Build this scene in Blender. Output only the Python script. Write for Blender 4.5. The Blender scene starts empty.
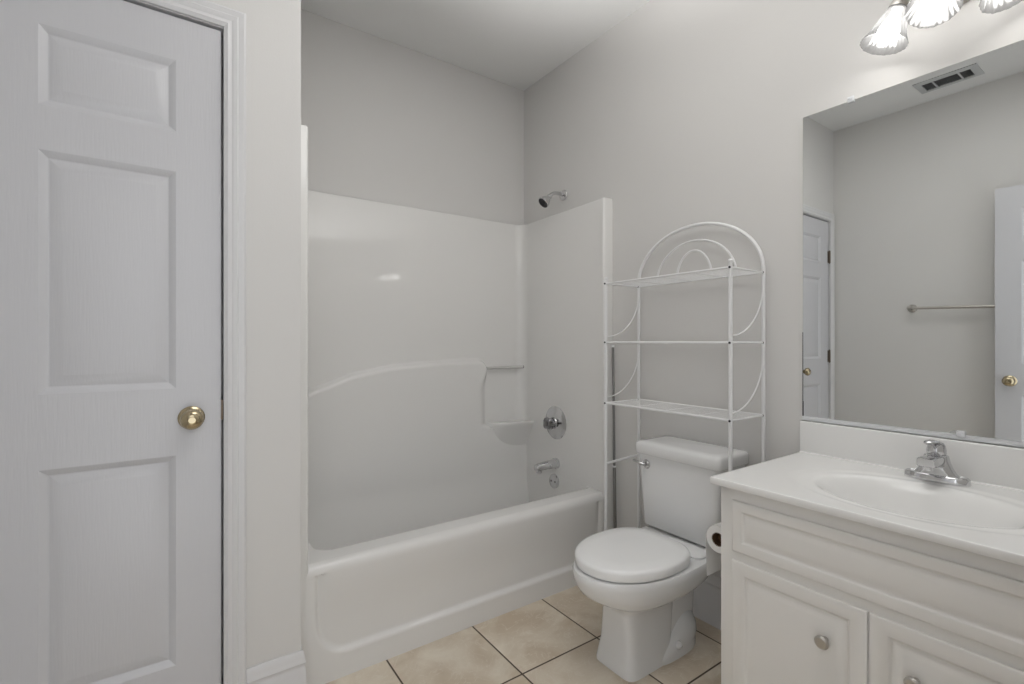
import bpy, bmesh, math, random
from mathutils import Vector, Matrix
random.seed(3)
PI = math.pi
R = math.radians
C = bpy.context.scene.collection
S = bpy.context.scene

# ---------------------------------------------------------------- camera
cd = bpy.data.cameras.new('camera'); cam = bpy.data.objects.new('camera', cd); C.objects.link(cam)
cd.sensor_width = 36.0
cd.lens = 483.805 * 36.0 / 1024.0
cd.shift_y = -(342.0 - 340.8445) / 1024.0
cd.clip_start = 0.02
cam.location = (-1.8415, 0.0, 1.1808)
cam.rotation_euler = (PI / 2, 0, -R(34.9659))
S.camera = cam

# ---------------------------------------------------------------- world, lights, exposure
w = bpy.data.worlds.new('world'); S.world = w; w.use_nodes = True
w.node_tree.nodes['Background'].inputs[0].default_value = (0.95, 0.97, 1.0, 1)
w.node_tree.nodes['Background'].inputs[1].default_value = 1.5
S.view_settings.view_transform = 'Standard'
S.view_settings.look = 'None'
S.view_settings.gamma = 1.0
S.view_settings.use_curve_mapping = False
S.view_settings.exposure = 0.2
BULB = 18.0
# added unseen fill spot by the camera, bounced off the ceiling to flatten shading
fl_d = bpy.data.lights.new('ceiling_bounce_fill', 'SPOT'); fl_d.energy = 395.0; fl_d.spot_size = R(64); fl_d.spot_blend = 1.0; fl_d.shadow_soft_size = .06
fl_d.color = (1.0, .99, .985)
fl_o = bpy.data.objects.new('ceiling_bounce_fill', fl_d); C.objects.link(fl_o); fl_o.location = (-1.62, .10, 1.55)
fl_o.rotation_euler = (Vector((-1.03, .71, 2.78)) - fl_o.location).to_track_quat('-Z', 'Y').to_euler()

# ---------------------------------------------------------------- main dimensions
H = 2.7857
YD, YT, YB = 1.6274, 1.7325, 2.5001     # door wall, tub front, back wall
XO = -2.3176                            # wall opposite the mirror
XS = -1.5135                            # end of the door wall beside the tub

# ---------------------------------------------------------------- materials
def srgb(r, g, b):
    f = lambda c: (c / 255 / 12.92) if c / 255 <= .04045 else ((c / 255 + .055) / 1.055) ** 2.4
    return (f(r), f(g), f(b), 1)

def mat(name, col, rough=.5, metal=0.0, bump=None, coat=0.0, spec=None, scale3=None, mottle=None):
    m = bpy.data.materials.new(name); m.use_nodes = True
    nt = m.node_tree; p = nt.nodes['Principled BSDF']
    p.inputs['Base Color'].default_value = col
    p.inputs['Roughness'].default_value = rough
    p.inputs['Metallic'].default_value = metal
    if coat: p.inputs['Coat Weight'].default_value = coat; p.inputs['Coat Roughness'].default_value = .08
    if spec is not None: p.inputs['Specular IOR Level'].default_value = spec
    if bump or mottle:
        tc = nt.nodes.new('ShaderNodeTexCoord'); mp = nt.nodes.new('ShaderNodeMapping')
        nt.links.new(tc.outputs['Object'], mp.inputs[0])
        if scale3: mp.inputs['Scale'].default_value = scale3
    if bump:
        sc, st = bump
        n = nt.nodes.new('ShaderNodeTexNoise'); n.inputs['Scale'].default_value = sc; n.inputs['Detail'].default_value = 3
        b = nt.nodes.new('ShaderNodeBump'); b.inputs['Strength'].default_value = st; b.inputs['Distance'].default_value = .002
        nt.links.new(mp.outputs[0], n.inputs['Vector']); nt.links.new(n.outputs['Fac'], b.inputs['Height'])
        nt.links.new(b.outputs[0], p.inputs['Normal'])
    if mottle:
        sc, amt = mottle
        n = nt.nodes.new('ShaderNodeTexNoise'); n.inputs['Scale'].default_value = sc; n.inputs['Detail'].default_value = 4
        nt.links.new(mp.outputs[0], n.inputs['Vector'])
        mx = nt.nodes.new('ShaderNodeMix'); mx.data_type = 'RGBA'
        mx.inputs[6].default_value = tuple(c * (1 - amt) for c in col[:3]) + (1,)
        mx.inputs[7].default_value = tuple(min(1, c * (1 + amt)) for c in col[:3]) + (1,)
        nt.links.new(n.outputs['Fac'], mx.inputs[0]); nt.links.new(mx.outputs[2], p.inputs['Base Color'])
    return m

M = {}
M['wall'] = mat('wall_paint', (.70, .688, .67, 1), .55, bump=(180, .12), mottle=(2.5, .015), spec=.3)
M['ceiling'] = mat('ceiling_paint', (.84, .84, .83, 1), .8, bump=(120, .35), mottle=(4, .015), spec=.2)
M['trim'] = mat('white_trim_paint', (.70, .695, .70, 1), .3, bump=(60, .03))
M['door'] = mat('white_door_paint', (.60, .60, .62, 1), .34, bump=(16, .16), scale3=(14, 14, 1.0))
M['tub'] = mat('white_fiberglass', (.80, .79, .77, 1), .08, mottle=(2, .01), spec=.5)
M['china'] = mat('white_vitreous_china', (.80, .80, .795, 1), .08, mottle=(3, .01))
M['seat'] = mat('white_toilet_seat_plastic', (.88, .88, .875, 1), .18, mottle=(3, .01))
M['cabinet'] = mat('off_white_thermofoil', (.82, .80, .765, 1), .34, bump=(40, .02))
M['top'] = mat('cultured_marble', (.88, .875, .86, 1), .14, mottle=(6, .012))
M['chrome'] = mat('chrome', (.66, .66, .67, 1), .10, 1.0, mottle=(5, .02))
M['dark_refl'] = mat('dark_reflection_chrome', (.30, .30, .31, 1), .12, 1.0, mottle=(40, .3))  # dark reflections of the clear valve knob put into the base colour
M['nickel'] = mat('brushed_nickel', (.52, .50, .47, 1), .30, 1.0, bump=(200, .05))
M['brass'] = mat('polished_brass', (.50, .425, .285, 1), .16, 1.0, mottle=(8, .05))
M['hinge'] = mat('worn_brass', (.20, .16, .125, 1), .4, 1.0, mottle=(30, .2))
M['rack'] = mat('white_enamel_wire', (.82, .82, .82, 1), .3, mottle=(20, .02))
M['screw'] = mat('dark_screw', (.04, .04, .045, 1), .4, .6, mottle=(60, .1))
M['black'] = mat('dark_rubber', (.025, .025, .027, 1), .5, bump=(300, .2))
M['rod'] = mat('dark_grey_metal', (.24, .235, .23, 1), .35, .7, mottle=(10, .1))
M['paper'] = mat('toilet_paper', (.80, .79, .77, 1), .9, bump=(250, .3))
M['card'] = mat('brown_cardboard', (.12, .065, .03, 1), .9, mottle=(40, .15))
M['slot'] = mat('dark_duct', (.16, .165, .17, 1), .8, mottle=(20, .1))
M['vent'] = mat('grey_vent_paint', (.55, .56, .57, 1), .5, mottle=(20, .03))
M['slat'] = mat('vent_slat_paint', (.22, .225, .23, 1), .6, mottle=(20, .05))
M['bar'] = mat('clear_grey_acrylic', (.62, .61, .59, 1), .2, mottle=(20, .03))
M['clip'] = mat('clear_plastic_clip', (.75, .76, .78, 1), .12, mottle=(20, .03))

def mirror_mat():
    m = bpy.data.materials.new('silvered_mirror'); m.use_nodes = True
    nt = m.node_tree; p = nt.nodes['Principled BSDF']
    p.inputs['Base Color'].default_value = (.80, .815, .81, 1); p.inputs['Metallic'].default_value = 1; p.inputs['Roughness'].default_value = .004
    return m
M['mirror'] = mirror_mat()

def bulb_mat():
    m = bpy.data.materials.new('lit_bulb'); m.use_nodes = True
    nt = m.node_tree; p = nt.nodes['Principled BSDF']
    p.inputs['Emission Color'].default_value = (1.0, .985, .955, 1); p.inputs['Emission Strength'].default_value = BULB
    p.inputs['Base Color'].default_value = (.9, .9, .9, 1)
    return m
M['bulb'] = bulb_mat()

def shade_mat():
    m = bpy.data.materials.new('frosted_ribbed_glass'); m.use_nodes = True
    nt = m.node_tree; nt.nodes.clear()
    o = nt.nodes.new('ShaderNodeOutputMaterial')
    tl = nt.nodes.new('ShaderNodeBsdfTranslucent'); tl.inputs[0].default_value = (.17, .17, .17, 1)
    df = nt.nodes.new('ShaderNodeBsdfDiffuse'); df.inputs[0].default_value = (.17, .17, .17, 1)
    tr = nt.nodes.new('ShaderNodeBsdfTransparent'); tr.inputs[0].default_value = (.97, .97, .97, 1)
    gl = nt.nodes.new('ShaderNodeBsdfGlossy'); gl.inputs['Roughness'].default_value = .12
    n = nt.nodes.new('ShaderNodeTexNoise'); n.inputs['Scale'].default_value = 60
    a = nt.nodes.new('ShaderNodeMixShader'); a.inputs[0].default_value = .45
    b = nt.nodes.new('ShaderNodeMixShader')
    rm = nt.nodes.new('ShaderNodeMapRange'); rm.inputs['To Min'].default_value = .10; rm.inputs['To Max'].default_value = .22
    c = nt.nodes.new('ShaderNodeMixShader'); c.inputs[0].default_value = .05
    L = nt.links.new
    L(df.outputs[0], a.inputs[1]); L(tl.outputs[0], a.inputs[2])
    L(n.outputs['Fac'], rm.inputs['Value']); L(rm.outputs[0], b.inputs[0])
    L(a.outputs[0], b.inputs[1]); L(tr.outputs[0], b.inputs[2])
    L(b.outputs[0], c.inputs[1]); L(gl.outputs[0], c.inputs[2]); L(c.outputs[0], o.inputs[0])
    return m
M['shade'] = shade_mat()

def floor_mat(x0, y0, t):
    m = bpy.data.materials.new('beige_ceramic_tile'); m.use_nodes = True
    nt = m.node_tree; p = nt.nodes['Principled BSDF']; L = nt.links.new
    N = lambda k: nt.nodes.new('ShaderNode' + k)
    def math_(op, a, b=None):
        q = N('Math'); q.operation = op
        for i, v in enumerate((a, b)):
            if v is None: continue
            if isinstance(v, (int, float)): q.inputs[i].default_value = v
            else: L(v, q.inputs[i])
        return q.outputs[0]
    tc = N('TexCoord'); sp = N('SeparateXYZ'); L(tc.outputs['Object'], sp.inputs[0])
    def axis(o, c0):
        u = math_('DIVIDE', math_('SUBTRACT', o, c0), t)
        fr = math_('FRACT', u)
        d = math_('MINIMUM', fr, math_('SUBTRACT', 1.0, fr))
        return math_('FLOOR', u), d
    fx, dx = axis(sp.outputs[0], x0); fy, dy = axis(sp.outputs[1], y0)
    d = math_('MINIMUM', dx, dy)
    g = N('MapRange'); g.inputs['From Min'].default_value = .0065; g.inputs['From Max'].default_value = .0105; L(d, g.inputs['Value'])
    cell = math_('ADD', math_('MULTIPLY', fx, 3.17), math_('MULTIPLY', fy, 7.31))
    wn = N('TexWhiteNoise'); wn.noise_dimensions = '1D'; L(cell, wn.inputs['W'])
    off = N('CombineXYZ'); L(math_('MULTIPLY', cell, 5.3), off.inputs[0]); L(cell, off.inputs[1])
    vv = N('VectorMath'); vv.operation = 'ADD'; L(tc.outputs['Object'], vv.inputs[0]); L(off.outputs[0], vv.inputs[1])
    n1 = N('TexNoise'); n1.inputs['Scale'].default_value = 5.5; n1.inputs['Detail'].default_value = 6; n1.inputs['Distortion'].default_value = .8; L(vv.outputs[0], n1.inputs['Vector'])
    n2 = N('TexNoise'); n2.inputs['Scale'].default_value = 9; n2.inputs['Detail'].default_value = 5; n2.inputs['Distortion'].default_value = 2.5; L(vv.outputs[0], n2.inputs['Vector'])
    r1 = N('ValToRGB'); cr = r1.color_ramp
    cr.elements[0].position = .32; cr.elements[0].color = (.60, .495, .37, 1)
    cr.elements[1].position = .70; cr.elements[1].color = (.80, .725, .605, 1)
    L(n1.outputs['Fac'], r1.inputs[0])
    v = N('MapRange'); v.inputs['From Min'].default_value = .0; v.inputs['From Max'].default_value = .018; v.inputs['To Min'].default_value = .5; v.inputs['To Max'].default_value = 0
    L(math_('ABSOLUTE', math_('SUBTRACT', n2.outputs['Fac'], .5)), v.inputs['Value'])
    mx = N('Mix'); mx.data_type = 'RGBA'; mx.inputs[7].default_value = (.82, .76, .66, 1); L(v.outputs[0], mx.inputs[0]); L(r1.outputs[0], mx.inputs[6])
    tint = N('MapRange'); tint.inputs['To Min'].default_value = .93; tint.inputs['To Max'].default_value = 1.06; L(wn.outputs['Value'], tint.inputs['Value'])
    ml = N('VectorMath'); ml.operation = 'SCALE'; L(mx.outputs[2], ml.inputs[0]); L(tint.outputs[0], ml.inputs['Scale'])
    gm = N('Mix'); gm.data_type = 'RGBA'; gm.inputs[6].default_value = (.10, .075, .052, 1); L(g.outputs[0], gm.inputs[0]); L(ml.outputs[0], gm.inputs[7])
    L(gm.outputs[2], p.inputs['Base Color'])
    rr = N('MapRange'); rr.inputs['To Min'].default_value = .9; rr.inputs['To Max'].default_value = .33; L(g.outputs[0], rr.inputs['Value']); L(rr.outputs[0], p.inputs['Roughness'])
    b = N('Bump'); b.inputs['Strength'].default_value = .5; b.inputs['Distance'].default_value = .002
    L(math_('ADD', g.outputs[0], math_('MULTIPLY', n1.outputs['Fac'], .25)), b.inputs['Height']); L(b.outputs[0], p.inputs['Normal'])
    return m
M['floor'] = floor_mat(-.829, 1.384, .3668)

# ---------------------------------------------------------------- mesh helpers
class MB:
    def __init__(s): s.v = []; s.f = []
    def add(s, vs, fs):
        o = len(s.v); s.v += [tuple(p) for p in vs]; s.f += [tuple(i + o for i in f) for f in fs]; return s
    def quad(s, a, b, c, d): return s.add([a, b, c, d], [(0, 1, 2, 3)])
    def box(s, x0, x1, y0, y1, z0, z1, bev=0.0, seg=2):
        bm = bmesh.new(); bmesh.ops.create_cube(bm, size=1)
        for v in bm.verts:
            v.co = Vector(((x0 + x1) / 2 + v.co.x * abs(x1 - x0), (y0 + y1) / 2 + v.co.y * abs(y1 - y0), (z0 + z1) / 2 + v.co.z * abs(z1 - z0)))
        if bev: bmesh.ops.bevel(bm, geom=bm.edges[:], offset=bev, segments=seg, profile=.5, affect='EDGES')
        bm.verts.index_update(); s.add([v.co[:] for v in bm.verts], [[v.index for v in f.verts] for f in bm.faces]); bm.free(); return s
    def loft(s, rings, cap0=True, cap1=True, closed=True):
        n = len(rings[0]); vs = [p for r in rings for p in r]; fs = []
        for i in range(len(rings) - 1):
            for j in range(n if closed else n - 1):
                k = (j + 1) % n
                fs.append((i * n + j, i * n + k, (i + 1) * n + k, (i + 1) * n + j))
        if cap0: fs.append(tuple(range(n - 1, -1, -1)))
        if cap1: fs.append(tuple((len(rings) - 1) * n + j for j in range(n)))
        return s.add(vs, fs)
    def tube(s, pts, r, seg=8, closed=False):
        pts = [Vector(p) for p in pts]; n = len(pts); rings = []
        T = []
        for i in range(n):
            a = pts[(i - 1) % n] if (closed or i > 0) else pts[i]; b = pts[(i + 1) % n] if (closed or i < n - 1) else pts[i]
            T.append((b - a).normalized())
        u = T[0].orthogonal().normalized()
        for i in range(n):
            u = (u - T[i] * u.dot(T[i])).normalized(); v = T[i].cross(u)
            rr = r[i] if isinstance(r, (list, tuple)) else r
            rings.append([pts[i] + (u * math.cos(2 * PI * k / seg) + v * math.sin(2 * PI * k / seg)) * rr for k in range(seg)])
        if closed: rings.append(rings[0])
        return s.loft(rings, not closed, not closed)
    def lathe(s, prof, org, axis, seg=32, mod=None, cap0=True, cap1=True, sq=(1, 1), up=None):
        ax = Vector(axis).normalized(); u = (Vector(up) if up else ax.orthogonal()); u = (u - ax * u.dot(ax)).normalized(); v = ax.cross(u); org = Vector(org); rings = []
        for (r, h) in prof:
            ring = []
            for k in range(seg):
                t = 2 * PI * k / seg; q = r * (mod(t, r, h) if mod else 1)
                hh = h
                ring.append(org + ax * hh + (u * math.cos(t) * sq[0] + v * math.sin(t) * sq[1]) * q)
            rings.append(ring)
        return s.loft(rings, cap0, cap1)
    def build(s, name, m, parent=None, ang=38, flip=False):
        me = bpy.data.meshes.new(name)
        off = Vector((0, 0, 0))
        p = parent
        while p is not None: off += p.location; p = p.parent
        me.from_pydata([(Vector(v) - off)[:] for v in s.v], [], s.f)
        bm = bmesh.new(); bm.from_mesh(me); bmesh.ops.remove_doubles(bm, verts=bm.verts, dist=1e-6); bmesh.ops.recalc_face_normals(bm, faces=bm.faces); bm.to_mesh(me); bm.free()
        me.shade_smooth(); me.set_sharp_from_angle(angle=R(ang)); me.materials.append(m)
        o = bpy.data.objects.new(name, me); C.objects.link(o)
        if parent: o.parent = parent
        return o

def nested(mb, fn, u0, u1, v0, v1, steps):
    """rings of rectangles, each (inset, height); fn(u, v, h) -> point; last one filled"""
    rs = []
    for ins, h in steps:
        rs.append([fn(u0 + ins, v0 + ins, h), fn(u1 - ins, v0 + ins, h), fn(u1 - ins, v1 - ins, h), fn(u0 + ins, v1 - ins, h)])
    mb.loft(rs, False, True)

def thing(name, label, cat, loc, group=None, kind=None):
    o = bpy.data.objects.new(name, None); C.objects.link(o); o.location = loc; o.empty_display_size = .1
    o['label'] = label; o['category'] = cat
    if group: o['group'] = group
    if kind: o['kind'] = kind
    return o
def structure(name, mb, m, label=None, cat=None, parent=None, ang=38):
    o = mb.build(name, m, parent, ang)
    if parent is None:
        o['kind'] = 'structure'
        o['label'] = label; o['category'] = cat
    return o
def smooth(t): t = max(0., min(1., t)); return t * t * (3 - 2 * t)
def rrect(x0, x1, y0, y1, r, z, n=10):
    pts = []
    for cx, cy, a in ((x1 - r, y1 - r, 0), (x0 + r, y1 - r, 90), (x0 + r, y0 + r, 180), (x1 - r, y0 + r, 270)):
        pts += [(px, py, z) for px, py in arc((cx, cy), r, a, a + 90, n)]
    return pts
def arc(c, r, a0, a1, n): return [(c[0] + r * math.cos(R(a0 + (a1 - a0) * i / n)), c[1] + r * math.sin(R(a0 + (a1 - a0) * i / n))) for i in range(n + 1)]

# ---------------------------------------------------------------- room shell
structure('floor', MB().box(XO - .1, .1, -.12, YB + .1, -.1, 0), M['floor'], 'beige square ceramic tile floor with dark grout', 'floor')
structure('ceiling', MB().box(XO - .1, .1, -.12, YB + .1, H, H + .1), M['ceiling'], 'flat white painted ceiling', 'ceiling')
structure('wall_right', MB().box(0, .1, -.12, YB + .1, 0, H), M['wall'], 'pale grey wall behind the toilet, mirror and vanity', 'wall')
structure('wall_back', MB().box(XO - .1, 0, YB, YB + .1, 0, H), M['wall'], 'pale grey wall above the bathtub surround', 'wall')
structure('wall_left', MB().box(XO - .1, XO, -.12, YB, 0, H), M['wall'], 'pale grey wall with towel bar seen in the mirror', 'wall')
DL, DR, DT = -2.243, -1.7290, 2.0806       # closet door opening (leaf edges and top)
JL, JR, JT = DL - .010, DR + .009, DT + .009
structure('wall_front', MB().box(XO, JL - .001, YD, YD + .115, 0, H).box(JR + .001, XS, YD, YD + .1, 0, H).box(JL - .001, JR + .001, YD, YD + .115, JT + .001, H), M['wall'],
          'pale grey wall around the closet door, ending at the tub', 'wall')
structure('wall_alcove', MB().box(-1.60, -1.526, YD + .1, YB, 0, H), M['wall'], 'short end wall of the tub alcove', 'wall')
structure('wall_near', MB().box(XO, -2.235, -.12, 0, 0, H).box(-1.40, 0, -.12, 0, 0, H).box(-2.235, -1.40, -.12, 0, 2.12, H), M['wall'],
          'pale grey wall with the entry doorway', 'wall')

# door casing: profile (distance from opening, thickness)
CAS = [(0, .0), (0, .009), (.006, .012), (.010, .0145), (.016, .0125), (.020, .0125), (.026, .0155), (.033, .0165), (.037, .0135), (.044, .0145), (.050, .0155), (.055, .0135), (.0565, .011), (.0565, 0)]
mb = MB()
def casing_ring(x, z, sx, sz):
    return [(x + sx * d, YD - t - .0003, z + sz * d) for d, t in CAS]
ci_l, ci_r, ci_t = JL + .004, JR - .003, JT - .002
mb.loft([casing_ring(ci_r, 0.0, 1, 0), casing_ring(ci_r, ci_t, 1, 1), casing_ring(ci_l, ci_t, -1, 1), casing_ring(ci_l, 0.0, -1, 0)], True, True, True)
# jambs
mb.box(JR - .003, JR + .001, YD - .0003, YD + .11, 0, JT); mb.box(JL - .001, JL + .003, YD - .0003, YD + .11, 0, JT); mb.box(JL, JR, YD - .0003, YD + .11, JT - .004, JT)
mb.box(JR - .016, JR - .003, YD + .05, YD + .08, 0, JT - .004); mb.box(JL + .003, JL + .016, YD + .05, YD + .08, 0, JT - .004)
structure('trim_1', mb, M['trim'], 'white moulded casing and jamb around the closet door', 'door casing', ang=25)

# baseboards: (height, thickness)
BB = [(0, 0), (0, .0125), (.150, .0125), (.156, .010), (.165, .010), (.172, .0125), (.180, .0105), (.190, .0085), (.200, .0075), (.208, .004), (.2085, 0)]
def base_run(mb, pts):
    """pts: list of (x, y, nx, ny): wall point and mitred outward direction"""
    mb.loft([[(x + nx * (t + .0003), y + ny * (t + .0003), h) for h, t in BB] for x, y, nx, ny in pts], True, True, True)
mb = MB(); base_run(mb, [(JR + .0545, YD, 0, -1), (XS, YD, 1, -1), (XS, YT - .006, 1, 0)])
structure('baseboard_front', mb, M['trim'], 'white baseboard with moulded cap between closet door and tub', 'baseboard', ang=25)
mb = MB(); base_run(mb, [(0, YT - .004, -1, 0), (0, .806, -1, 0)])
structure('baseboard_right', mb, M['trim'], 'white baseboard on the wall behind the toilet', 'baseboard', ang=25)
mb = MB(); base_run(mb, [(XO, .02, 1, 0), (XO, YD, 1, 0)])
structure('baseboard_left', mb, M['trim'], 'white baseboard under the towel bar wall', 'baseboard', ang=25)

# ---------------------------------------------------------------- panelled door leaf
PSTEP = [(0, 0), (.003, -.0012), (.016, -.0105), (.0185, -.011), (.0440, -.0028), (.0465, -.0022)]
def door_leaf(mb, fn, u0, u1, z0, z1, cols, rows, th):
    """fn(u, z, h): h outward; front with raised panels, flat back and edges"""
    us = [u0] + [q for c in cols for q in c] + [u1]; zs = [z0] + [q for c in rows for q in c] + [z1]
    for face, sgn in ((0, 1), (-th, -1)):
        for i in range(len(us) - 1):
            for j in range(len(zs) - 1):
                g = (lambda u, v, h, face=face, sgn=sgn: fn(u, v, face + sgn * h))
                if i % 2 and j % 2: nested(mb, g, us[i], us[i + 1], zs[j], zs[j + 1], PSTEP)
                else: mb.quad(g(us[i], zs[j], 0), g(us[i + 1], zs[j], 0), g(us[i + 1], zs[j + 1], 0), g(us[i], zs[j + 1], 0))
    for i in range(len(us) - 1):
        for z in (z0, z1): mb.quad(fn(us[i], z, 0), fn(us[i + 1], z, 0), fn(us[i + 1], z, -th), fn(us[i], z, -th))
    for j in range(len(zs) - 1):
        for u in (u0, u1): mb.quad(fn(u, zs[j], 0), fn(u, zs[j + 1], 0), fn(u, zs[j + 1], -th), fn(u, zs[j], -th))

KNOB = [(.0, .0), (.031, .0), (.0325, .003), (.030, .006), (.024, .009), (.0125, .012), (.011, .020), (.0125, .026), (.022, .031), (.0268, .038), (.0278, .046), (.025, .054), (.0175, .060), (.010, .0618), (.0085, .0600), (.0, .0598)]
rows1 = [(.282, .863), (1.049, 1.650), (1.760, 1.958)]
d1 = thing('door_1', 'white three-panel closet door with brass knob beside the tub', 'door', ((DL + DR) / 2, YD + .02, .0), kind='structure')
mb = MB(); YF = YD + .004
door_leaf(mb, lambda u, z, h: (u, YF - h, z), DL + .002, DR - .0005, .008, DT - .003, [(-2.113, -1.836)], rows1, .034)
mb.build('leaf', M['door'], d1, ang=20)
k = MB().lathe(KNOB, (-1.8005, YF, .965), (0, -1, 0), 36).build('door_knob', M['brass'], d1)
k['label'] = 'round polished brass knob'
h_ = MB().box(DR - .0005, DR + .0055, YF - .0022, YF + .003, .953, 1.010, .001).box(DR + .002, DR + .0055, YF - .004, YF, .962, 1.0, .001)
h_.build('strike_plate', M['hinge'], d1)
for z in (.30, 1.065, 1.815):
    mb = MB().tube([(DL - .002, YF - .0065, z - .045), (DL - .002, YF - .0065, z + .045)], .0062, 12)
    mb.tube([(DL - .002, YF - .0065, z - .050), (DL - .002, YF - .0065, z + .050)], .004, 10)
    mb.box(DL + .001, DL + .018, YF - .002, YF + .0005, z - .044, z + .044)
    mb.build('hinge', M['hinge'], d1)

# entry door, swung open against the left wall
ang = R(88.5); HX, HY = -2.222, .012; LW = .705
d2 = thing('door_2', 'white panelled entry door standing open, seen in the mirror', 'door', (HX, HY, 0), kind='structure')
dirv = Vector((math.cos(ang), math.sin(ang), 0)); nrm = Vector((math.sin(ang), -math.cos(ang), 0))
def dpt(u, z, h): return Vector((HX, HY, 0)) + dirv * u + nrm * h + Vector((0, 0, z))
mb = MB(); door_leaf(mb, dpt, 0, LW, .008, 2.088, [(.11, .315), (.39, .595)], rows1, .034)
mb.build('leaf', M['door'], d2, ang=20)
kb = MB().lathe(KNOB, dpt(LW - .062, .945, 0), nrm, 32); kb.build('door_knob', M['brass'], d2)['label'] = 'round polished brass knob'
MB().lathe([(r, h * .75) for r, h in KNOB], dpt(LW - .062, .945, -.034), -nrm, 32).build('door_knob', M['brass'], d2)
e = MB().box(-.0115, .0115, -.0008, .0012, -.03, .03)
q = MB(); q.add([dpt(LW + y, .945 + z, -.017 + x) for x, y, z in e.v], e.f); q.build('latch_plate', M['brass'], d2)
for z in (.25, 1.05, 1.85):
    MB().tube([dpt(-.004, z - .045, .004), dpt(-.004, z + .045, .004)], .006, 10).build('hinge', M['hinge'], d2)

# ---------------------------------------------------------------- bathtub with surround
TB = thing('bathtub', 'glossy white one-piece bathtub and shower surround in the alcove', 'bathtub', (-.762, YT + .3, 0))
RZ = .412                                   # rim height
# apron
mb = MB()
xs = [-1.5235 + i * (1.5225 / 260) for i in range(261)]
def apron_depth(x, z):
    # signed distance into the recessed panel, big rounded lower corners
    xl = -1.447 + .018 * smooth((.30 - z) / .3); xr = -.078 - .018 * smooth((.30 - z) / .3)
    cx = (xl + xr) / 2; hx = (xr - xl) / 2; zb = .089; r = .115
    dx = hx - abs(x - cx); dz = z - zb
    if dx < r and dz < r:
        n = 2.3; a, b = max(0, r - dx) / r, max(0, r - dz) / r
        d = r * (1 - (a ** n + b ** n) ** (1 / n))
    else: d = min(dx, dz)
    return d
zr = [0] + [.004 + i * .0062 for i in range(62)]
zr = [z for z in zr if z < .378]
rows = []
nose = arc((YT + .0335, RZ - .032), .032, 180, 90, 8)   # in (y, z)
for z in zr:
    fade = 1 - .0 * smooth((z - .30) / .08)
    rows.append([(x, YT + .0012 + .016 * smooth((apron_depth(x, z) + .004) / .016) * fade - .016 * smooth((z - .18) / .2) * smooth((apron_depth(x, z) + .004) / .05), z) for x in xs])
for (y, z) in nose: rows.append([(x, y, z) for x in xs])
mb.loft(rows, False, False, closed=False)
# rim deck and basin: rings of rounded quads (corners front-left, front-right, back-right, back-left)
def rquad(cs, rs, z, n=10):
    pts = []
    for i in range(4):
        p = Vector(cs[i]); a = (Vector(cs[i - 1]) - p).normalized(); b = (Vector(cs[(i + 1) % 4]) - p).normalized()
        half = a.angle(b) / 2; d = rs[i] / math.tan(half); c = p + (a + b).normalized() * (rs[i] / math.sin(half))
        v0 = p + a * d - c; v1 = p + b * d - c; a0 = math.atan2(v0.y, v0.x); da = (math.atan2(v1.y, v1.x) - a0 + PI) % (2 * PI) - PI
        pts += [(c.x + rs[i] * math.cos(a0 + da * k / n), c.y + rs[i] * math.sin(a0 + da * k / n), z) for k in range(n + 1)]
    return pts
y0d = YT + .0335
def open_ring(z, fl=0, ins=0, back=0):
    return rquad([(-1.42 + ins * 1.6, 1.836 + fl), (-.0508 - ins * .35, 1.836 + fl), (-.0355 - ins * .35, YB - .0305 - back), (-1.42 + ins * 1.6, YB - .0305 - back)],
                 [.07 + ins * .6, .03 + ins, .064 + ins * .6, .07 + ins * .6], z)
rg = [rquad([(-1.5235, y0d), (-.001, y0d), (-.001, 2.4985), (-1.5235, 2.4985)], [.0004] * 4, RZ), open_ring(RZ)]
for i in range(1, 9):
    a = R(90 * i / 8); rg.append(open_ring(RZ - .022 * (1 - math.cos(a)), .022 * math.sin(a), .002 * math.sin(a)))
for t, ins in ((.30, .010), (.22, .022), (.15, .045), (.115, .08), (.10, .13)): rg.append(open_ring(t, .022 + ins * .8, ins, ins * .8))
mb.loft(rg, False, True)
mb.build('tub', M['tub'], TB, ang=50)
# surround: U-shaped plan extruded up
ZT = 1.908
path = [(-1.5235, YT + .001), (-1.478, YT + .001)] + arc((-1.478, YT + .012), .011, -90, 0, 5)
path += [(-1.452, YB - .10)] + arc((-1.392, YB - .09), .06, 180, 90, 8)
path += [(-1.2, YB - .03), (-.8, YB - .03), (-.4, YB - .03)] + arc((-.100, YB - .094), .064, 90, 0, 10)
path += [(-.0365, YB - .12), (-.0545, YT + .018)] + arc((-.0535, YT + .012), .011, 180, 270, 5) + [(-.047, YT + .001), (-.001, YT + .001)]
# fix ordering around the front-left corner
def outer(p):
    x, y = p
    if y <= YT + .06: return (-1.5235 if x < -.76 else -.0008, max(y, YT + .001))
    if x < -1.40: return (-1.5235, min(max(y, YT + .05), 2.4992))
    if x > -.075: return (-.0008, min(y, 2.4992))
    return (x, 2.4992)
mb = MB(); rows = []
for z in (0.0, RZ - .01, .8, 1.3, ZT - .006): rows.append([(x, y, z) for x, y in path])
rows.append([(x + (.002 if x < -.76 else -.002) * (0 if .1 < abs(x) < 1.4 else -1), y + .002, ZT - .0015) for x, y in path])
rows.append([(o_[0] * .15 + p[0] * .85, o_[1] * .15 + p[1] * .85, ZT) for p, o_ in ((p, outer(p)) for p in path)])
rows.append([(outer(p)[0], outer(p)[1], ZT + .0005) for p in path])
mb.loft(rows, False, False, closed=False)
# keep only the front flanges below the rim
keep = []
for f in mb.f:
    zmax = max(mb.v[i][2] for i in f); ys = [mb.v[i][1] for i in f]
    if zmax < RZ and max(ys) > YT + .03: continue
    keep.append(f)
mb.f = keep
mb.build('surround_wall', M['tub'], TB, ang=45)
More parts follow.
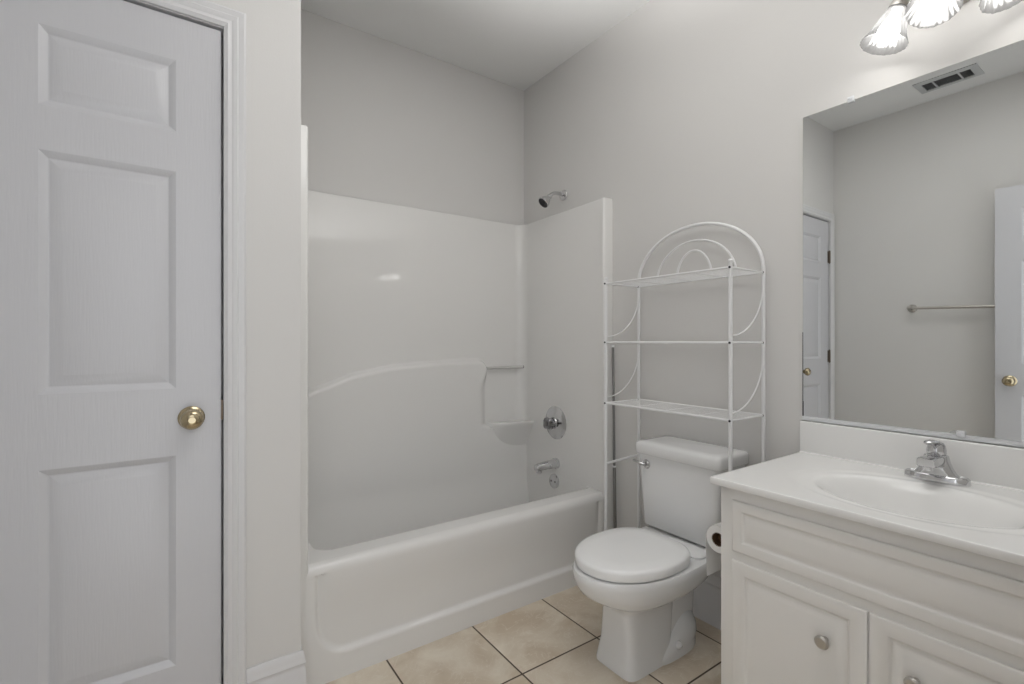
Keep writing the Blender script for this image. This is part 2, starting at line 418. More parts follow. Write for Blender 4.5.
# moulded backrest on the long wall with an arched top
mb = MB(); nx, nz = 170, 100
pts_top = [(-1.45, .86), (-1.294, .953), (-1.233, .972), (-1.112, 1.018), (-.903, 1.054), (-.671, 1.069), (-.449, 1.075), (-.0, 1.075)]
def top_z(x):
    for (xa, za), (xb, zb) in zip(pts_top, pts_top[1:]):
        if xa <= x <= xb: return za + (zb - za) * (x - xa) / (xb - xa)
    return pts_top[0][1]
rows = []
for j in range(nz + 1):
    z = .13 + (1.12 - .13) * j / nz; row = []
    for i in range(nx + 1):
        x = -1.449 + (1.449 - .034) * i / nx
        xr = -.300 + .42 * smooth((.685 - z) / .06)
        dz, dx = top_z(x) - z, xr - x
        r = .075
        d = min(dz, dx) if (dz > r or dx > r) else r - math.hypot(r - min(dz, r), r - min(dx, r))
        wd = .026 + .055 * smooth((1.02 - z) / .14) * (1 if dx < dz else 0)
        row.append((x, YB - .0275 - .040 * smooth((d + .004) / wd) - .012 * smooth((.95 - z) / .5) * smooth(d / .05) - .05 * smooth((RZ - z) / .3) * smooth(d / .05), z))
    rows.append(row)
mb.loft(rows, False, False, closed=False); mb.build('backrest', M['tub'], TB, ang=60)
# corner soap shelf
def qring(rx, ry, z, n=18):
    cx, cy = -.0300, YB - .0262
    return [(cx, cy, z)] + [(cx - rx * math.cos(t) ** .75 if math.cos(t) > 1e-9 else cx, cy - ry * math.sin(t) ** .75 if math.sin(t) > 1e-9 else cy, z) for t in [PI / 2 * k / n for k in range(n + 1)]]
mb = MB().loft([qring(.16, .030, .46), qring(.22, .050, .53), qring(.25, .076, .592), qring(.262, .104, .645), qring(.264, .122, .672), qring(.264, .128, .686), qring(.262, .126, .693), qring(.256, .120, .6935), qring(.248, .112, .686), qring(.12, .06, .685)], True, True)
mb.build('soap_shelf', M['tub'], TB, ang=40)
mb = MB().tube([(-.315, YB - .052, 1.018), (-.036, YB - .052, 1.018)], .0085, 12)
gb = mb.build('grab_bar', M['bar'], TB)
MB().lathe([(0, 0), (.011, 0), (.011, .012), (0, .013)], (-.0362, YB - .052, 1.018), (-1, 0, 0), 16).build('end_cap', M['rod'], gb)

# ---------------------------------------------------------------- bath fittings
WX = -.0425
s = thing('shower_fixture', 'chrome shower head on a bent arm above the tub surround', 'shower head', (-.001, 2.11, 2.018))
MB().lathe([(0, .0), (.030, .0), (.031, .003), (.028, .009), (.016, .013), (.0, .013)], (-.0006, 2.11, 2.018), (-1, 0, 0), 28).build('flange', M['chrome'], s)
pth = [(-.008, 2.11, 2.018), (-.04, 2.112, 2.022), (-.065, 2.113, 2.021), (-.085, 2.114, 2.012), (-.102, 2.115, 1.996)]
MB().tube(pth, .0105, 14).build('arm', M['chrome'], s)
dv = Vector((-.70, .10, -.70)).normalized(); p0 = Vector((-.098, 2.115, 2.0))
hd = MB().lathe([(0, 0), (.013, 0), (.015, .008), (.014, .016), (.018, .024), (.029, .044), (.0335, .058), (.0335, .066), (.031, .068)], p0, dv, 32, cap1=False).build('head', M['chrome'], s)
MB().lathe([(.031, .068), (.030, .065), (.012, .064), (.010, .067), (0, .067)], p0, dv, 32, cap0=False).build('spray_face', M['black'], hd)

VY, VZ = 2.130, .712
s = thing('shower_valve', 'round chrome shower valve plate with a clear lobed knob', 'shower valve', (WX, VY, VZ))
MB().lathe([(0, 0), (.094, 0), (.095, .003), (.088, .009), (.060, .013), (.045, .020), (.034, .022), (.030, .030), (0, .030)], (WX + .001, VY, VZ), (-1, 0, 0), 48).build('escutcheon', M['chrome'], s)
kn = MB().lathe([(.012, .026), (.014, .042), (.030, .044), (.034, .050), (.034, .066), (.028, .074), (0, .076)], (WX, VY, VZ), (-1, 0, 0), 48, mod=lambda t, r, h: 1 + (.14 * math.cos(4 * t) if r > .02 else 0)).build('knob', M['dark_refl'], s)
MB().lathe([(0, .0755), (.012, .0755), (.012, .0785), (0, .079)], (WX, VY, VZ), (-1, 0, 0), 20).build('index_cap', M['rod'], kn)
MB().box(WX - .066, WX - .045, VY - .05, VY - .022, VZ - .008, VZ + .008, .003).build('lever', M['rod'], s)

s = thing('bath_spout', 'chrome bathtub filler spout below the shower valve', 'bath spout', (WX, 2.126, .480))
def spr(x, hw, zt, zb): return [(x, 2.126 + hw * math.cos(t), (zt + zb) / 2 + (zt - zb) / 2 * (abs(math.sin(t)) ** .8) * (1 if math.sin(t) >= 0 else -1)) for t in [2 * PI * k / 24 for k in range(24)]]
MB().loft([spr(WX + .002, .030, .510, .450), spr(WX - .012, .030, .510, .450), spr(WX - .016, .026, .506, .454), spr(WX - .07, .0250, .502, .456), spr(WX - .125, .024, .497, .455), spr(WX - .148, .022, .493, .454), spr(WX - .154, .015, .486, .460)], True, True).build('spout', M['chrome'], s)
MB().lathe([(0, 0), (.016, 0), (.0165, .014), (.013, .015)], (WX - .128, 2.126, .458), (0, 0, -1), 20).build('outlet', M['chrome'], s)
MB().lathe([(0, 0), (.008, 0), (.008, .006), (.006, .010), (0, .010)], (WX - .060, 2.102, .480), (0, -1, 0), 14).build('set_screw', M['chrome'], s)

s = thing('overflow_plate', 'round chrome bathtub overflow plate under the spout', 'overflow plate', (-.05, 2.14, .374))
OX = -.0475
MB().lathe([(0, -.006), (.040, -.006), (.041, .003), (.037, .007), (.02, .010), (0, .0105)], (OX, 2.14, .374), (-1, 0, .06), 32).build('plate', M['chrome'], s)
for dy in (-.017, .017): MB().lathe([(0, .007), (.006, .007), (.006, .0115), (0, .012)], (OX, 2.14 + dy, .374), (-1, 0, .06), 12).build('screw', M['rod'], s)

# tension rod stored upright behind the rack
s = thing('tension_rod', 'thin dark grey metal rod standing upright between tub and white rack', 'rod', (-.035, 1.690, 0))
rp = lambda z: (-.026 - .012 * (1 - z / 1.16), 1.708 - .03 * (1 - z / 1.16), z)
MB().tube([rp(.01), rp(.55)], .0082, 14).build('outer_tube', M['rod'], s)
MB().tube([rp(.545), rp(1.15)], .0062, 14).build('inner_tube', M['rod'], s)
MB().tube([rp(1.148), rp(1.163)], .0078, 14).build('end_cap', M['rack'], s)
MB().tube([rp(.0), rp(.014)], .0135, 14).build('end_cap', M['rack'], s)
MB().tube([rp(.548), rp(.556)], .0095, 14).build('collar', M['rack'], s)

# ---------------------------------------------------------------- toilet
TY = 1.200
T = thing('toilet', 'white two-piece toilet with closed lid under the wire rack', 'toilet', (-.35, TY, 0))
def egg(xf, xb, hw, z, n=2.0, nb=None, m=48, skew=.5, yo=0):
    """closed outline: front at xf (towards -x), back at xb; hw at the split"""
    nb = nb or n; xc_ = xf + (xb - xf) * skew; pts = []
    for k in range(m):
        t = 2 * PI * k / m; c, s_ = math.cos(t), math.sin(t)
        e = nb if c > 0 else n
        L_ = (xb - xc_) if c > 0 else (xc_ - xf)
        pts.append((xc_ + (1 if c > 0 else -1) * L_ * abs(c) ** (2 / e), TY + yo + hw * (1 if s_ > 0 else -1) * abs(s_) ** (2 / e), z))
    return pts
XF = -.705
bowl = [egg(-.556, -.30, .093, 0.0, 7, 5, yo=.019), egg(-.556, -.30, .093, .012, 7, 5, yo=.019), egg(-.553, -.30, .089, .03, 7, 5, yo=.019),
        egg(-.544, -.29, .080, .09, 6.5, 5, yo=.019), egg(-.542, -.28, .077, .16, 6, 5, yo=.019), egg(-.543, -.27, .077, .205, 5, 4.5, yo=.019), egg(-.550, -.25, .080, .228, 4, 4, yo=.010), egg(-.572, -.22, .098, .246, 3, 3),
        egg(-.610, -.17, .128, .262, 2.5, 2.6), egg(-.650, -.13, .152, .283, 2.25, 2.4), egg(-.688, -.10, .171, .308, 2.1, 2.4), egg(-.706, -.08, .181, .335, 2.05, 2.4), egg(-.714, -.07, .187, .358, 2.0, 2.4), egg(-.716, -.07, .188, .376, 2.0, 2.4),
        egg(-.712, -.075, .184, .3845, 2.0, 2.4), egg(-.67, -.11, .15, .385, 2.0, 2.4)]
MB().loft(bowl, True, True).build('bowl', M['china'], T, ang=60)
# trapway behind the pedestal and the rear foot
MB().loft([egg(-.40, -.14, .056, .02, 2.6, 2.6), egg(-.40, -.13, .052, .10, 2.6, 2.6), egg(-.38, -.12, .050, .18, 2.6, 2.6), egg(-.38, -.10, .060, .25, 2.6, 2.6), egg(-.36, -.08, .085, .31, 2.6, 2.6), egg(-.34, -.06, .11, .36, 2.6, 2.6)], True, True).build('trapway', M['china'], T, ang=60)
foot = [egg(-.42, -.130, .086, 0.0, 4, 2.3, yo=.004), egg(-.42, -.130, .086, .016, 4, 2.3, yo=.004), egg(-.40, -.131, .085, .034, 3.4, 2.3, yo=.004), egg(-.36, -.134, .084, .056, 2.6, 2.3), egg(-.32, -.140, .080, .085, 2.3, 2.2), egg(-.30, -.148, .070, .112, 2, 2), egg(-.28, -.160, .052, .132, 2, 2), egg(-.26, -.18, .024, .142, 2, 2)]
MB().loft(foot, True, True).build('foot', M['china'], T, ang=60)
for sg in (-1, 1):
    MB().lathe([(.014, -.006), (.0135, .010), (.009, .017), (0, .019)], (-.300, TY + .002 + sg * .078, .046), (-.2, sg * .75, .7), 18).build('bolt_cap', M['seat'], T)
# tank shelf behind the bowl
def rbox(x0, x1, hy, z, r):
    return [(px, py, z) for px, py, _ in rrect(x0, x1, TY - hy, TY + hy, r, z, 6)]
MB().loft([rbox(-.28, -.03, .10, .29, .03), rbox(-.285, -.025, .138, .355, .035), rbox(-.29, -.022, .154, .378, .03), rbox(-.29, -.022, .156, .392, .025), rbox(-.285, -.026, .152, .396, .025)], True, True).build('tank_shelf', M['china'], T, ang=50)
# tank and its lid
MB().loft([rbox(-.200, -.035, .168, .404, .03), rbox(-.208, -.030, .174, .412, .03), rbox(-.212, -.026, .180, .55, .025), rbox(-.216, -.022, .187, .704, .020)], True, True).build('tank', M['china'], T, ang=50)
MB().loft([rbox(-.216, -.02, .187, .7042, .02), rbox(-.226, -.014, .194, .706, .022), rbox(-.230, -.012, .197, .711, .022), rbox(-.230, -.012, .197, .742, .022), rbox(-.227, -.014, .195, .750, .022), rbox(-.219, -.02, .188, .756, .022), rbox(-.19, -.04, .16, .758, .03)], True, True).build('tank_lid', M['china'], T, ang=50)
# flush lever
fl = MB().lathe([(0, 0), (.019, 0), (.0195, .004), (.015, .011), (.0, .013)], (-.2125, 1.340, .664), (-1, 0, 0), 22).build('flush_lever', M['chrome'], T)
MB().tube([(-.224, 1.340, .664), (-.233, 1.345, .665), (-.236, 1.372, .671), (-.235, 1.392, .674)], [.006, .007, .0055, .006], 10).build('handle', M['chrome'], fl)
# seat ring and lid
sk = .55
SF, SB, SW, SN = -.695, -.274, .174, 2.9
MB().loft([egg(SF + .010, SB - .03, SW - .010, .3862, 2.05, SN, skew=sk), egg(SF + .007, SB - .028, SW - .008, .390, 2.05, SN, skew=sk), egg(SF + .008, SB - .028, SW - .008, .4015, 2.05, SN, skew=sk)], True, True).build('seat', M['seat'], T, ang=50)
MB().loft([egg(SF + .009, SB - .006, SW - .009, .4020, 2.05, SN, skew=sk), egg(SF + .004, SB - .003, SW - .005, .3915, 2.05, SN, skew=sk), egg(SF, SB, SW, .3915, 2.05, SN, skew=sk), egg(SF - .001, SB, SW + .001, .398, 2.05, SN, skew=sk), egg(SF - .001, SB, SW + .001, .415, 2.05, SN, skew=sk), egg(SF + .002, SB - .003, SW - .002, .4225, 2.05, SN, skew=sk),
           egg(SF + .012, SB - .011, SW - .012, .4265, 2.05, SN, skew=sk), egg(-.62, -.33, .12, .429, 2.05, SN, skew=sk)], True, True).build('lid', M['seat'], T, ang=60)
for sg in (-1, 1): MB().tube([(-.264, TY + sg * .045, .392), (-.264, TY + sg * .045, .404), (-.272, TY + sg * .075, .404)], .0065, 12).build('hinge', M['seat'], T)

# ---------------------------------------------------------------- over-toilet wire rack
K = thing('toilet_rack', 'white wire three-shelf rack with arched back standing over the toilet', 'rack', (-.15, 1.235, 0))
XB_, XFr, Y0, Y1 = -.032, -.252, .945, 1.538
yc = (Y0 + Y1) / 2; hy = (Y1 - Y0) / 2
SH = [1.437, 1.174, .902]
posts = []
for (x, y) in ((XFr, Y0), (XFr, Y1), (XB_, Y0), (XB_, Y1)):
    top = 1.455 if x == XFr else 1.452
    p = MB().tube([(x, y, .004), (x, y, top)], .0070, 12).build('post', M['rack'], K); posts.append(p)
    MB().lathe([(0, 0), (.0095, 0), (.0095, .016), (.007, .018), (0, .018)], (x, y, 0), (0, 0, 1), 14).build('foot', M['rack'], p)
    if x == XFr: MB().lathe([(.0075, 0), (.0088, .002), (.0088, .009), (.005, .013), (0, .014)], (x, y, top - .002), (0, 0, 1), 14).build('cap', M['rack'], p)
    for z in SH:
        MB().lathe([(0, 0), (.0042, 0), (.0042, .0025), (0, .003)], (x - (.0070 if x == XFr else .0070), y - .0012, z), (-1, -.25, 0), 10).build('screw', M['screw'], p)
mb = MB().tube([(XB_, yc + hy * math.cos(t), 1.450 + .221 * math.sin(t)) for t in [PI * k / 40 for k in range(41)]], .0072, 12); mb.build('arch', M['rack'], K)
for a_, rise in ((.191, .166), (.085, .124)):
    MB().tube([(XB_, yc + a_ * math.cos(t), 1.440 + rise * math.sin(t)) for t in [PI * k / 32 for k in range(33)]], .0045, 10).build('arch', M['rack'], K)
for z in SH:
    mb = MB()
    for x in (XFr, XB_): mb.tube([(x, Y0, z), (x, Y1, z)], .0045, 8)
    for y in (Y0, Y1): mb.tube([(XFr, y, z), (XB_, y, z)], .004, 8)
    for i in range(1, 12): x = XFr + (XB_ - XFr) * i / 12; mb.tube([(x, Y0, z + .002), (x, Y1, z + .002)], .0012, 6)
    for i in range(1, 4): y = Y0 + (Y1 - Y0) * i / 4; mb.tube([(XFr, y, z - .0015), (XB_, y, z - .0015)], .002, 6)
    mb.build('shelf', M['rack'], K)
for y in (Y0, Y1):
    for zt, zb in ((SH[0], SH[1]), (SH[1], SH[2])):
        # hangs down along the back post and sweeps out to the front post
        A, B_ = XB_ - XFr, (zt - .03) - (zb + .025)
        MB().tube([(XFr + A * math.cos(t), y, (zt - .03) - B_ * math.sin(t)) for t in [PI / 2 * k / 18 for k in range(19)]] if False else
                  [(XB_ - A * (1 - math.cos(t)), y, (zt - .03) - B_ * math.sin(t)) for t in [PI / 2 * k / 18 for k in range(19)]], .0026, 8).build('brace', M['rack'], K)
    MB().tube([(XFr, y, .630), (XB_, y, .640)], .0058, 10).build('side_rail', M['rack'], K)

# ---------------------------------------------------------------- vanity cabinet
VX, VY0, VY1 = -.540, .042, .803
V = thing('vanity_cabinet', 'off-white bathroom vanity cabinet with raised-panel doors', 'vanity', (-.27, (VY0 + VY1) / 2, 0))
mb = MB()
for y in (VY0, VY1 - .016): mb.box(VX + .0158, -.014, y, y + .016, .10, .7655, .001)
mb.box(VX, VX + .016, VY0, VY1, .10, .7655, .0012).box(-.030, -.014, VY0 + .01, VY1 - .01, .10, .62).box(VX + .01, -.02, VY0 + .01, VY1 - .01, .10, .116)
mb.build('carcass', M['cabinet'], V)
MB().box(VX + .06, VX + .075, VY0 + .002, VY1 - .002, 0, .102).box(VX + .07, -.02, VY0 + .002, VY0 + .016, 0, .102).box(VX + .07, -.02, VY1 - .016, VY1 - .002, 0, .102).build('toe_kick', M['cabinet'], V)
fx = VX - .0005
def vfn(u, v, h): return (fx - h, u, v)
def slab(mb, u0, u1, v0, v1, steps, base=.0075):
    rs = [[vfn(u0, v0, 0), vfn(u1, v0, 0), vfn(u1, v1, 0), vfn(u0, v1, 0)]]
    for ins, h in [(0, base - .003), (.0012, base - .0008), (.004, base)] + steps:
        rs.append([vfn(u0 + ins, v0 + ins, h), vfn(u1 - ins, v0 + ins, h), vfn(u1 - ins, v1 - ins, h), vfn(u0 + ins, v1 - ins, h)])
    mb.loft(rs, True, True)
GR = lambda o: [(o, .0075), (o + .0035, .0040), (o + .0065, .0012), (o + .0095, .0010), (o + .017, .0040), (o + .025, .0068), (o + .029, .0075)]
ST = GR(.034)
mb = MB(); slab(mb, .082, .766, .588, .731, GR(.026)); mb.build('drawer_front', M['cabinet'], V, ang=50)
NK = [(0, 0), (.007, 0), (.006, .006), (.007, .012), (.0135, .016), (.0160, .020), (.0160, .024), (.012, .028), (0, .0295)]
for u0, u1, kz, ky in ((.4395, .766, .458, .525), (.082, .4355, .458, .350)):
    mb = MB(); slab(mb, u0, u1, .125, .563, ST); dr = mb.build('door', M['cabinet'], V, ang=50)
    kk = MB().lathe(NK, (fx - .0070, ky, kz), (-1, 0, 0), 24).build('knob', M['nickel'], dr); kk['label'] = 'brushed nickel knob'

# vanity top with integral oval bowl
W_ = thing('sink_counter', 'white cultured-marble vanity top with integral oval sink', 'countertop', (-.28, .42, .766))
CX, CY = -.305, .424; TX0, TX1, TY0, TY1 = -.5645, -.002, .020, .822; ZC = .7868
mb = MB(); nx, ny = 90, 120
def top_h(x, y):
    e2 = math.hypot((x - CX) / .205, (y - CY) / .282); e1 = math.hypot((x - CX) / .165, (y - CY) / .212)
    z = ZC - .0025 * smooth((1.03 - e2) / .12)
    if e1 < 1.06:
        q = max(0, min(1, (1.06 - e1) / 1.06))
        z -= .140 * (1 - (1 - smooth(q * 1.3)) ** 1.6)
    z -= 0
    return z
def spaced(a, b, n): return [a + (b - a) * i / n for i in range(n + 1)]
xsg = [TX0 + o for o in (.0, .0005, .0012, .0025)] + spaced(TX0 + .008, TX1, nx); ysg = spaced(TY0, TY1 - .008, ny) + [TY1 - o for o in (.0025, .0012, .0005, 0)]
def edge_drop(o): return .0025 - math.sqrt(max(0, .0025 ** 2 - max(0, .0025 - o) ** 2)) if o < .0025 else 0
rows = [[(x, y, top_h(x, y) - max(edge_drop(x - TX0), edge_drop(TY1 - y))) for y in ysg] for x in xsg]
mb.loft(rows, False, False, closed=False)
ZBt = .7665
mb.loft([[(TX0, y, ZC - .0025) for y in ysg], [(TX0, y, ZBt + .002) for y in ysg], [(TX0 + .002, y, ZBt) for y in ysg], [(TX0 + .05, y, ZBt) for y in ysg]], False, False, closed=False)
mb.loft([[(x, TY1, ZC - .0025) for x in xsg], [(x, TY1, ZBt + .002) for x in xsg], [(x, TY1 - .002, ZBt) for x in xsg], [(x, TY1 - .05, ZBt) for x in xsg]], False, False, closed=False)
mb.loft([[(x, TY0, ZC) for x in xsg], [(x, TY0, ZBt) for x in xsg]], False, False, closed=False)
tp = mb.build('basin_top', M['top'], W_, ang=50)
MB().box(-.0215, -.002, TY0, TY1, ZC - .002, .8974, .003, 3).tube([(-.0225, TY0 + .002, ZC), (-.0225, TY1 - .002, ZC)], .005, 10).build('backsplash', M['top'], W_, ang=40)
MB().lathe([(0, 0), (.022, 0), (.022, .002), (.016, .003), (.014, .001), (0, .001)], (CX, CY, top_h(CX, CY)), (0, 0, 1), 28).build('drain', M['chrome'], W_)

# faucet
FY, FX, FZ = .432, -.080, ZC + .0002
F = thing('faucet', 'chrome single-lever faucet behind the oval sink', 'faucet', (FX, FY, FZ))
def stad(hx, hy_, z, dx=0, m=40, n=2.6):
    return [(FX + dx + hx * (1 if math.cos(t) > 0 else -1) * abs(math.cos(t)) ** (2 / n), FY + hy_ * (1 if math.sin(t) > 0 else -1) * abs(math.sin(t)) ** (2 / n), z) for t in [2 * PI * k / m for k in range(m)]]
MB().loft([stad(.0275, .072, FZ), stad(.028, .0725, FZ + .003), stad(.0272, .0715, FZ + .0165), stad(.0245, .0685, FZ + .0195), stad(.021, .063, FZ + .0165), stad(.0215, .056, FZ + .0160), stad(.0235, .044, FZ + .026), stad(.0235, .036, FZ + .040), stad(.0235, .030, FZ + .056), stad(.0225, .0265, FZ + .072), stad(.019, .022, FZ + .0755)], True, True).build('body', M['chrome'], F, ang=40)
def sec(x, hw, z0, z1, n=4.5): return [(x, FY + hw * (1 if math.cos(t) > 0 else -1) * abs(math.cos(t)) ** (2 / n), (z0 + z1) / 2 + (z1 - z0) / 2 * (1 if math.sin(t) > 0 else -1) * abs(math.sin(t)) ** (2 / n)) for t in [2 * PI * k / 28 for k in range(28)]]
sp_ = MB().loft([sec(FX + .005, .023, FZ + .034, FZ + .074), sec(FX - .03, .0225, FZ + .042, FZ + .0745), sec(FX - .065, .0215, FZ + .048, FZ + .0755), sec(FX - .090, .0210, FZ + .051, FZ + .0760), sec(FX - .096, .0190, FZ + .0535, FZ + .0740)], True, True).build('spout', M['chrome'], F, ang=40)
MB().lathe([(0, 0), (.0125, 0), (.0125, .010), (.010, .010), (.0095, .004), (0, .004)], (FX - .076, FY, FZ + .0525), (0, 0, -1), 20).build('aerator', M['chrome'], sp_)
hb = MB().loft([stad(.0195, .0195, FZ + .0750, n=2), stad(.022, .022, FZ + .078, n=2), stad(.022, .022, FZ + .088, n=2), stad(.0195, .020, FZ + .099, .001, n=2), stad(.013, .015, FZ + .107, .002, n=2), stad(.004, .005, FZ + .110, .003, n=2)], True, True).build('lever', M['chrome'], F, ang=50)
def lv(x, z, hw, th): return [(x, FY + hw * math.cos(t), z + th * math.sin(t)) for t in [2 * PI * k / 16 for k in range(16)]]
MB().loft([lv(FX + .010, FZ + .100, .012, .006), lv(FX - .012, FZ + .109, .0145, .0065), lv(FX - .036, FZ + .114, .0135, .0055), lv(FX - .058, FZ + .115, .013, .005), lv(FX - .072, FZ + .1145, .010, .0045), lv(FX - .077, FZ + .1140, .005, .002)], True, True).build('handle', M['chrome'], hb, ang=50)
MB().tube([(FX + .032, FY, FZ - .0), (FX + .032, FY, FZ + .03)], .003, 10).lathe([(0, 0), (.006, 0), (.006, .008), (0, .009)], (FX + .032, FY, FZ + .028), (0, 0, 1), 14).build('drain_lift_rod', M['chrome'], F)

# ---------------------------------------------------------------- mirror
MY0, MY1, MZ0, MZ1 = .030, .8185, .9115, 1.9757
m_ = thing('wall_mirror', 'large frameless wall mirror above the vanity backsplash', 'mirror', (-.004, (MY0 + MY1) / 2, MZ0))
MB().box(-.0065, -.001, MY0, MY1, MZ0, MZ1, .0012, 1).build('glass', M['mirror'], m_, ang=20)
MB().box(-.0075, -.0066, MY1 - .0030, MY1 + .0002, MZ0 + .002, MZ0 + .055).box(-.0075, -.0066, MY1 - .0016, MY1 + .0002, MZ0 + .055, MZ0 + .30).build('worn_edge', M['black'], m_)['label'] = 'dark desilvered edge of the glass'
MB().box(-.0105, -.0008, MY0, MY1, MZ0 - .0115, MZ0 - .0005, .001).box(-.0105, -.0085, MY0, MY1, MZ0 - .0005, MZ0 + .003).build('bottom_channel', M['clip'], m_)
for (y, z, s_) in ((.668, MZ1 + .002, 1), (.180, MZ1 + .002, 1), (.395, MZ0 + .004, -1)):
    MB().box(-.0135, -.0068, y - .010, y + .010, z - .010 * (1 if s_ > 0 else .9), z + .010, .003).lathe([(0, 0), (.005, 0), (.005, .002), (0, .003)], (-.0134, y, z + .003 * s_), (-1, 0, 0), 12).build('mirror_clip', M['clip'], m_)

# ---------------------------------------------------------------- vanity light
LY, LZ = .4145, 2.20
Lg = thing('vanity_light', 'brushed nickel three-shade light fixture above the mirror', 'light fixture', (-.002, LY, LZ))
MB().lathe([(0, 0), (.075, 0), (.078, .006), (.070, .016), (.045, .026), (.02, .030), (0, .031)], (-.0012, LY, LZ), (-1, 0, 0), 48, sq=(.85, 1.25), up=(0, 0, 1)).build('back_plate', M['nickel'], Lg)
SHADE = [(.0245, .0), (.028, .010), (.0335, .030), (.041, .056), (.0495, .080), (.0575, .097), (.0605, .103)]
for (neck, ax, arm) in (((-.082, LY + .106, 2.166), (-.18, .28, -.94), [(-.025, LY + .05, LZ + .01), (-.055, LY + .080, LZ + .02), (-.078, LY + .100, LZ + .01)]),
                        ((-.128, LY, 2.166), (-.46, .0, -.89), [(-.028, LY, LZ + .01), (-.07, LY, LZ + .028), (-.110, LY, LZ + .016)]),
                        ((-.082, LY - .106, 2.166), (-.18, -.28, -.94), [(-.025, LY - .05, LZ + .01), (-.055, LY - .080, LZ + .02), (-.078, LY - .100, LZ + .01)])):
    A = Vector(ax).normalized(); nk = Vector(neck)
    am = MB().tube(arm + [nk - A * .02], .0075, 12).build('arm', M['nickel'], Lg)
    MB().lathe([(0, -.034), (.012, -.034), (.020, -.024), (.0245, -.006), (.0245, .006), (.0235, .008), (.0, .008)], nk, A, 28).build('socket', M['nickel'], am)
    sd = MB().lathe(SHADE, nk, A, 96, mod=lambda t, r, h: 1 + (.012 * math.cos(24 * t) + .010 * math.cos(12 * t)) * min(1, h / .05), cap0=False, cap1=False).build('lamp_shade', M['shade'], Lg, ang=60)
    MB().lathe([(.012, .010), (.014, .024), (.022, .044), (.0285, .062), (.029, .074), (.025, .088), (.015, .097), (0, .100)], nk, A, 24).build('bulb', M['bulb'], sd)

# ---------------------------------------------------------------- toilet paper on the cabinet side
PY, PZ = .8455, .577
p_ = thing('toilet_paper_roll', 'white toilet paper roll with hanging sheet on the side of the vanity', 'toilet paper', (-.43, PY, PZ))
rr_ = .0405
def roll_ring(x, r, m=40): return [(x, PY + r * math.cos(2 * PI * k / m), PZ + r * math.sin(2 * PI * k / m)) for k in range(m)]
MB().loft([roll_ring(-.4865, .019), roll_ring(-.4865, rr_ - .001), roll_ring(-.4855, rr_), roll_ring(-.3875, rr_), roll_ring(-.3865, rr_ - .001), roll_ring(-.3865, .021), roll_ring(-.4865, .021)], False, False).build('paper', M['paper'], p_)
MB().loft([roll_ring(-.487, .0208), roll_ring(-.487, .0195), roll_ring(-.386, .0195), roll_ring(-.386, .0208), roll_ring(-.487, .0208)], False, False).build('cardboard_core', M['card'], p_)
mb = MB()
sh = [(PY + (rr_ + .0008) * math.cos(R(a)), PZ + (rr_ + .0008) * math.sin(R(a))) for a in range(100, -1, -10)] + [(PY + rr_ + .001, PZ - .03), (PY + rr_ - .001, PZ - .07), (PY + rr_ - .004, PZ - .125)]
mb.loft([[(-.4860, y, z) for y, z in sh], [(-.3870, y, z) for y, z in sh], [(-.3870, y + .0008, z) for y, z in sh], [(-.4860, y + .0008, z) for y, z in sh], [(-.4860, y, z) for y, z in sh]], False, False, closed=False)
mb.build('hanging_sheet', M['paper'], p_)
h_ = thing('paper_holder', 'chrome toilet paper holder arm on the side of the vanity', 'paper holder', (-.43, VY1, PZ + .02))
for x in (-.371,): MB().lathe([(0, 0), (.014, 0), (.014, .004), (.007, .008), (.006, .016)], (x, VY1 + .0003, PZ), (0, 1, 0), 18).tube([(x, VY1 + .012, PZ), (x, PY - .004, PZ), (x, PY + .004, PZ)], .006, 10).build('bracket', M['chrome'], h_)
MB().tube([(-.470, PY, PZ), (-.3745, PY, PZ)], .0105, 14).build('roller', M['card'], h_)

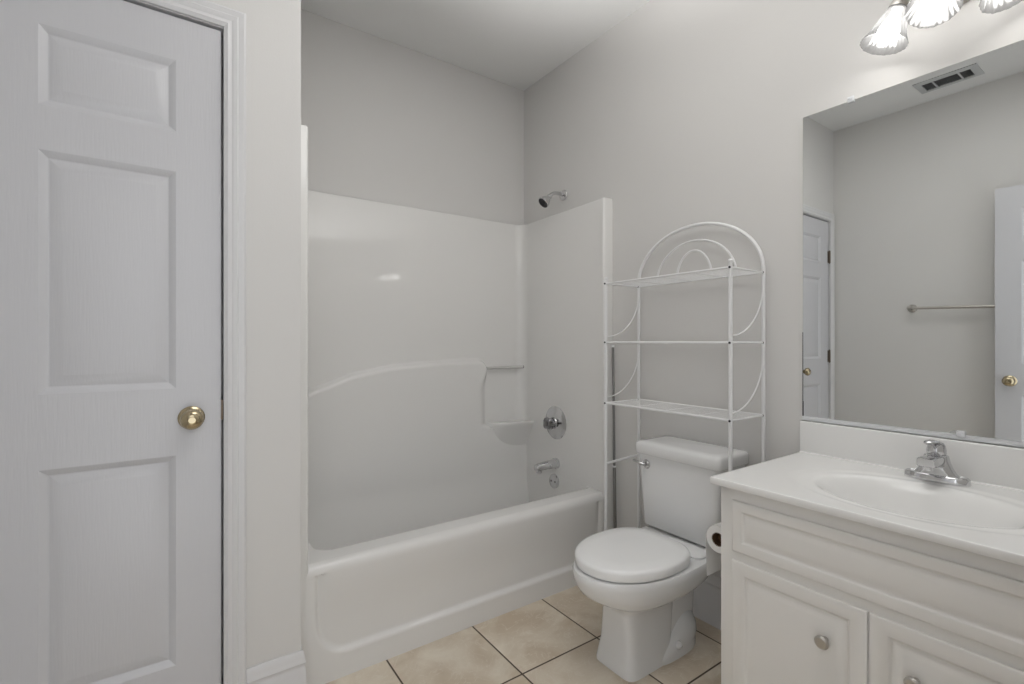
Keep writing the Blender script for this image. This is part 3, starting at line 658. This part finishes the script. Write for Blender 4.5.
# ---------------------------------------------------------------- towel bar and ceiling vent (seen in the mirror)
B = thing('towel_bar', 'brushed nickel towel bar on the wall seen in the mirror', 'towel bar', (XO, .85, 1.402))
for y, z in ((1.142, 1.402), (.545, 1.386)):
    MB().lathe([(0, 0), (.026, 0), (.027, .004), (.022, .012), (.013, .018), (.011, .050), (.013, .060), (.014, .072), (0, .076)], (XO + .0003, y, z), (1, 0, 0), 26).build('bracket', M['nickel'], B)
MB().tube([(XO + .062, .545, 1.386), (XO + .062, 1.142, 1.402)], .0095, 14).build('bar', M['nickel'], B)

G = thing('ceiling_vent', 'grey slatted air vent in the ceiling seen in the mirror', 'vent', (-2.06, .90, H))
gx0, gx1, gy0, gy1 = -2.152, -1.968, .752, 1.048
mb = MB()
def gfn(u, v, h): return (u, v, H - .0004 - h)
rs = []
for ins, h in ((0, 0), (0, .004), (.012, .009), (.034, .009), (.036, .002)):
    rs.append([gfn(gx0 + ins, gy0 + ins, h), gfn(gx1 - ins, gy0 + ins, h), gfn(gx1 - ins, gy1 - ins, h), gfn(gx0 + ins, gy1 - ins, h)])
mb.loft(rs, False, False); mb.build('frame', M['vent'], G, ang=25)
MB().box(gx0 + .034, gx1 - .034, gy0 + .034, gy1 - .034, H - .0035, H - .0008).build('duct', M['slot'], G)
for i in range(8):
    x = gx0 + .044 + i * (gx1 - gx0 - .088) / 7
    MB().add([(x - .004, gy0 + .036, H - .003), (x + .004, gy0 + .036, H - .0085), (x + .004, gy1 - .036, H - .0085), (x - .004, gy1 - .036, H - .003), (x - .004, gy0 + .036, H - .002), (x + .005, gy0 + .036, H - .0075), (x + .005, gy1 - .036, H - .0075), (x - .004, gy1 - .036, H - .002)],
             [(0, 1, 2, 3), (7, 6, 5, 4), (0, 4, 5, 1), (3, 2, 6, 7), (0, 3, 7, 4), (1, 5, 6, 2)]).build('slat', M['slat'], G)
for y in (gy0 + .088, gy1 - .088): MB().box(gx0 + .034, gx1 - .034, y - .004, y + .004, H - .010, H - .002).build('divider', M['vent'], G)
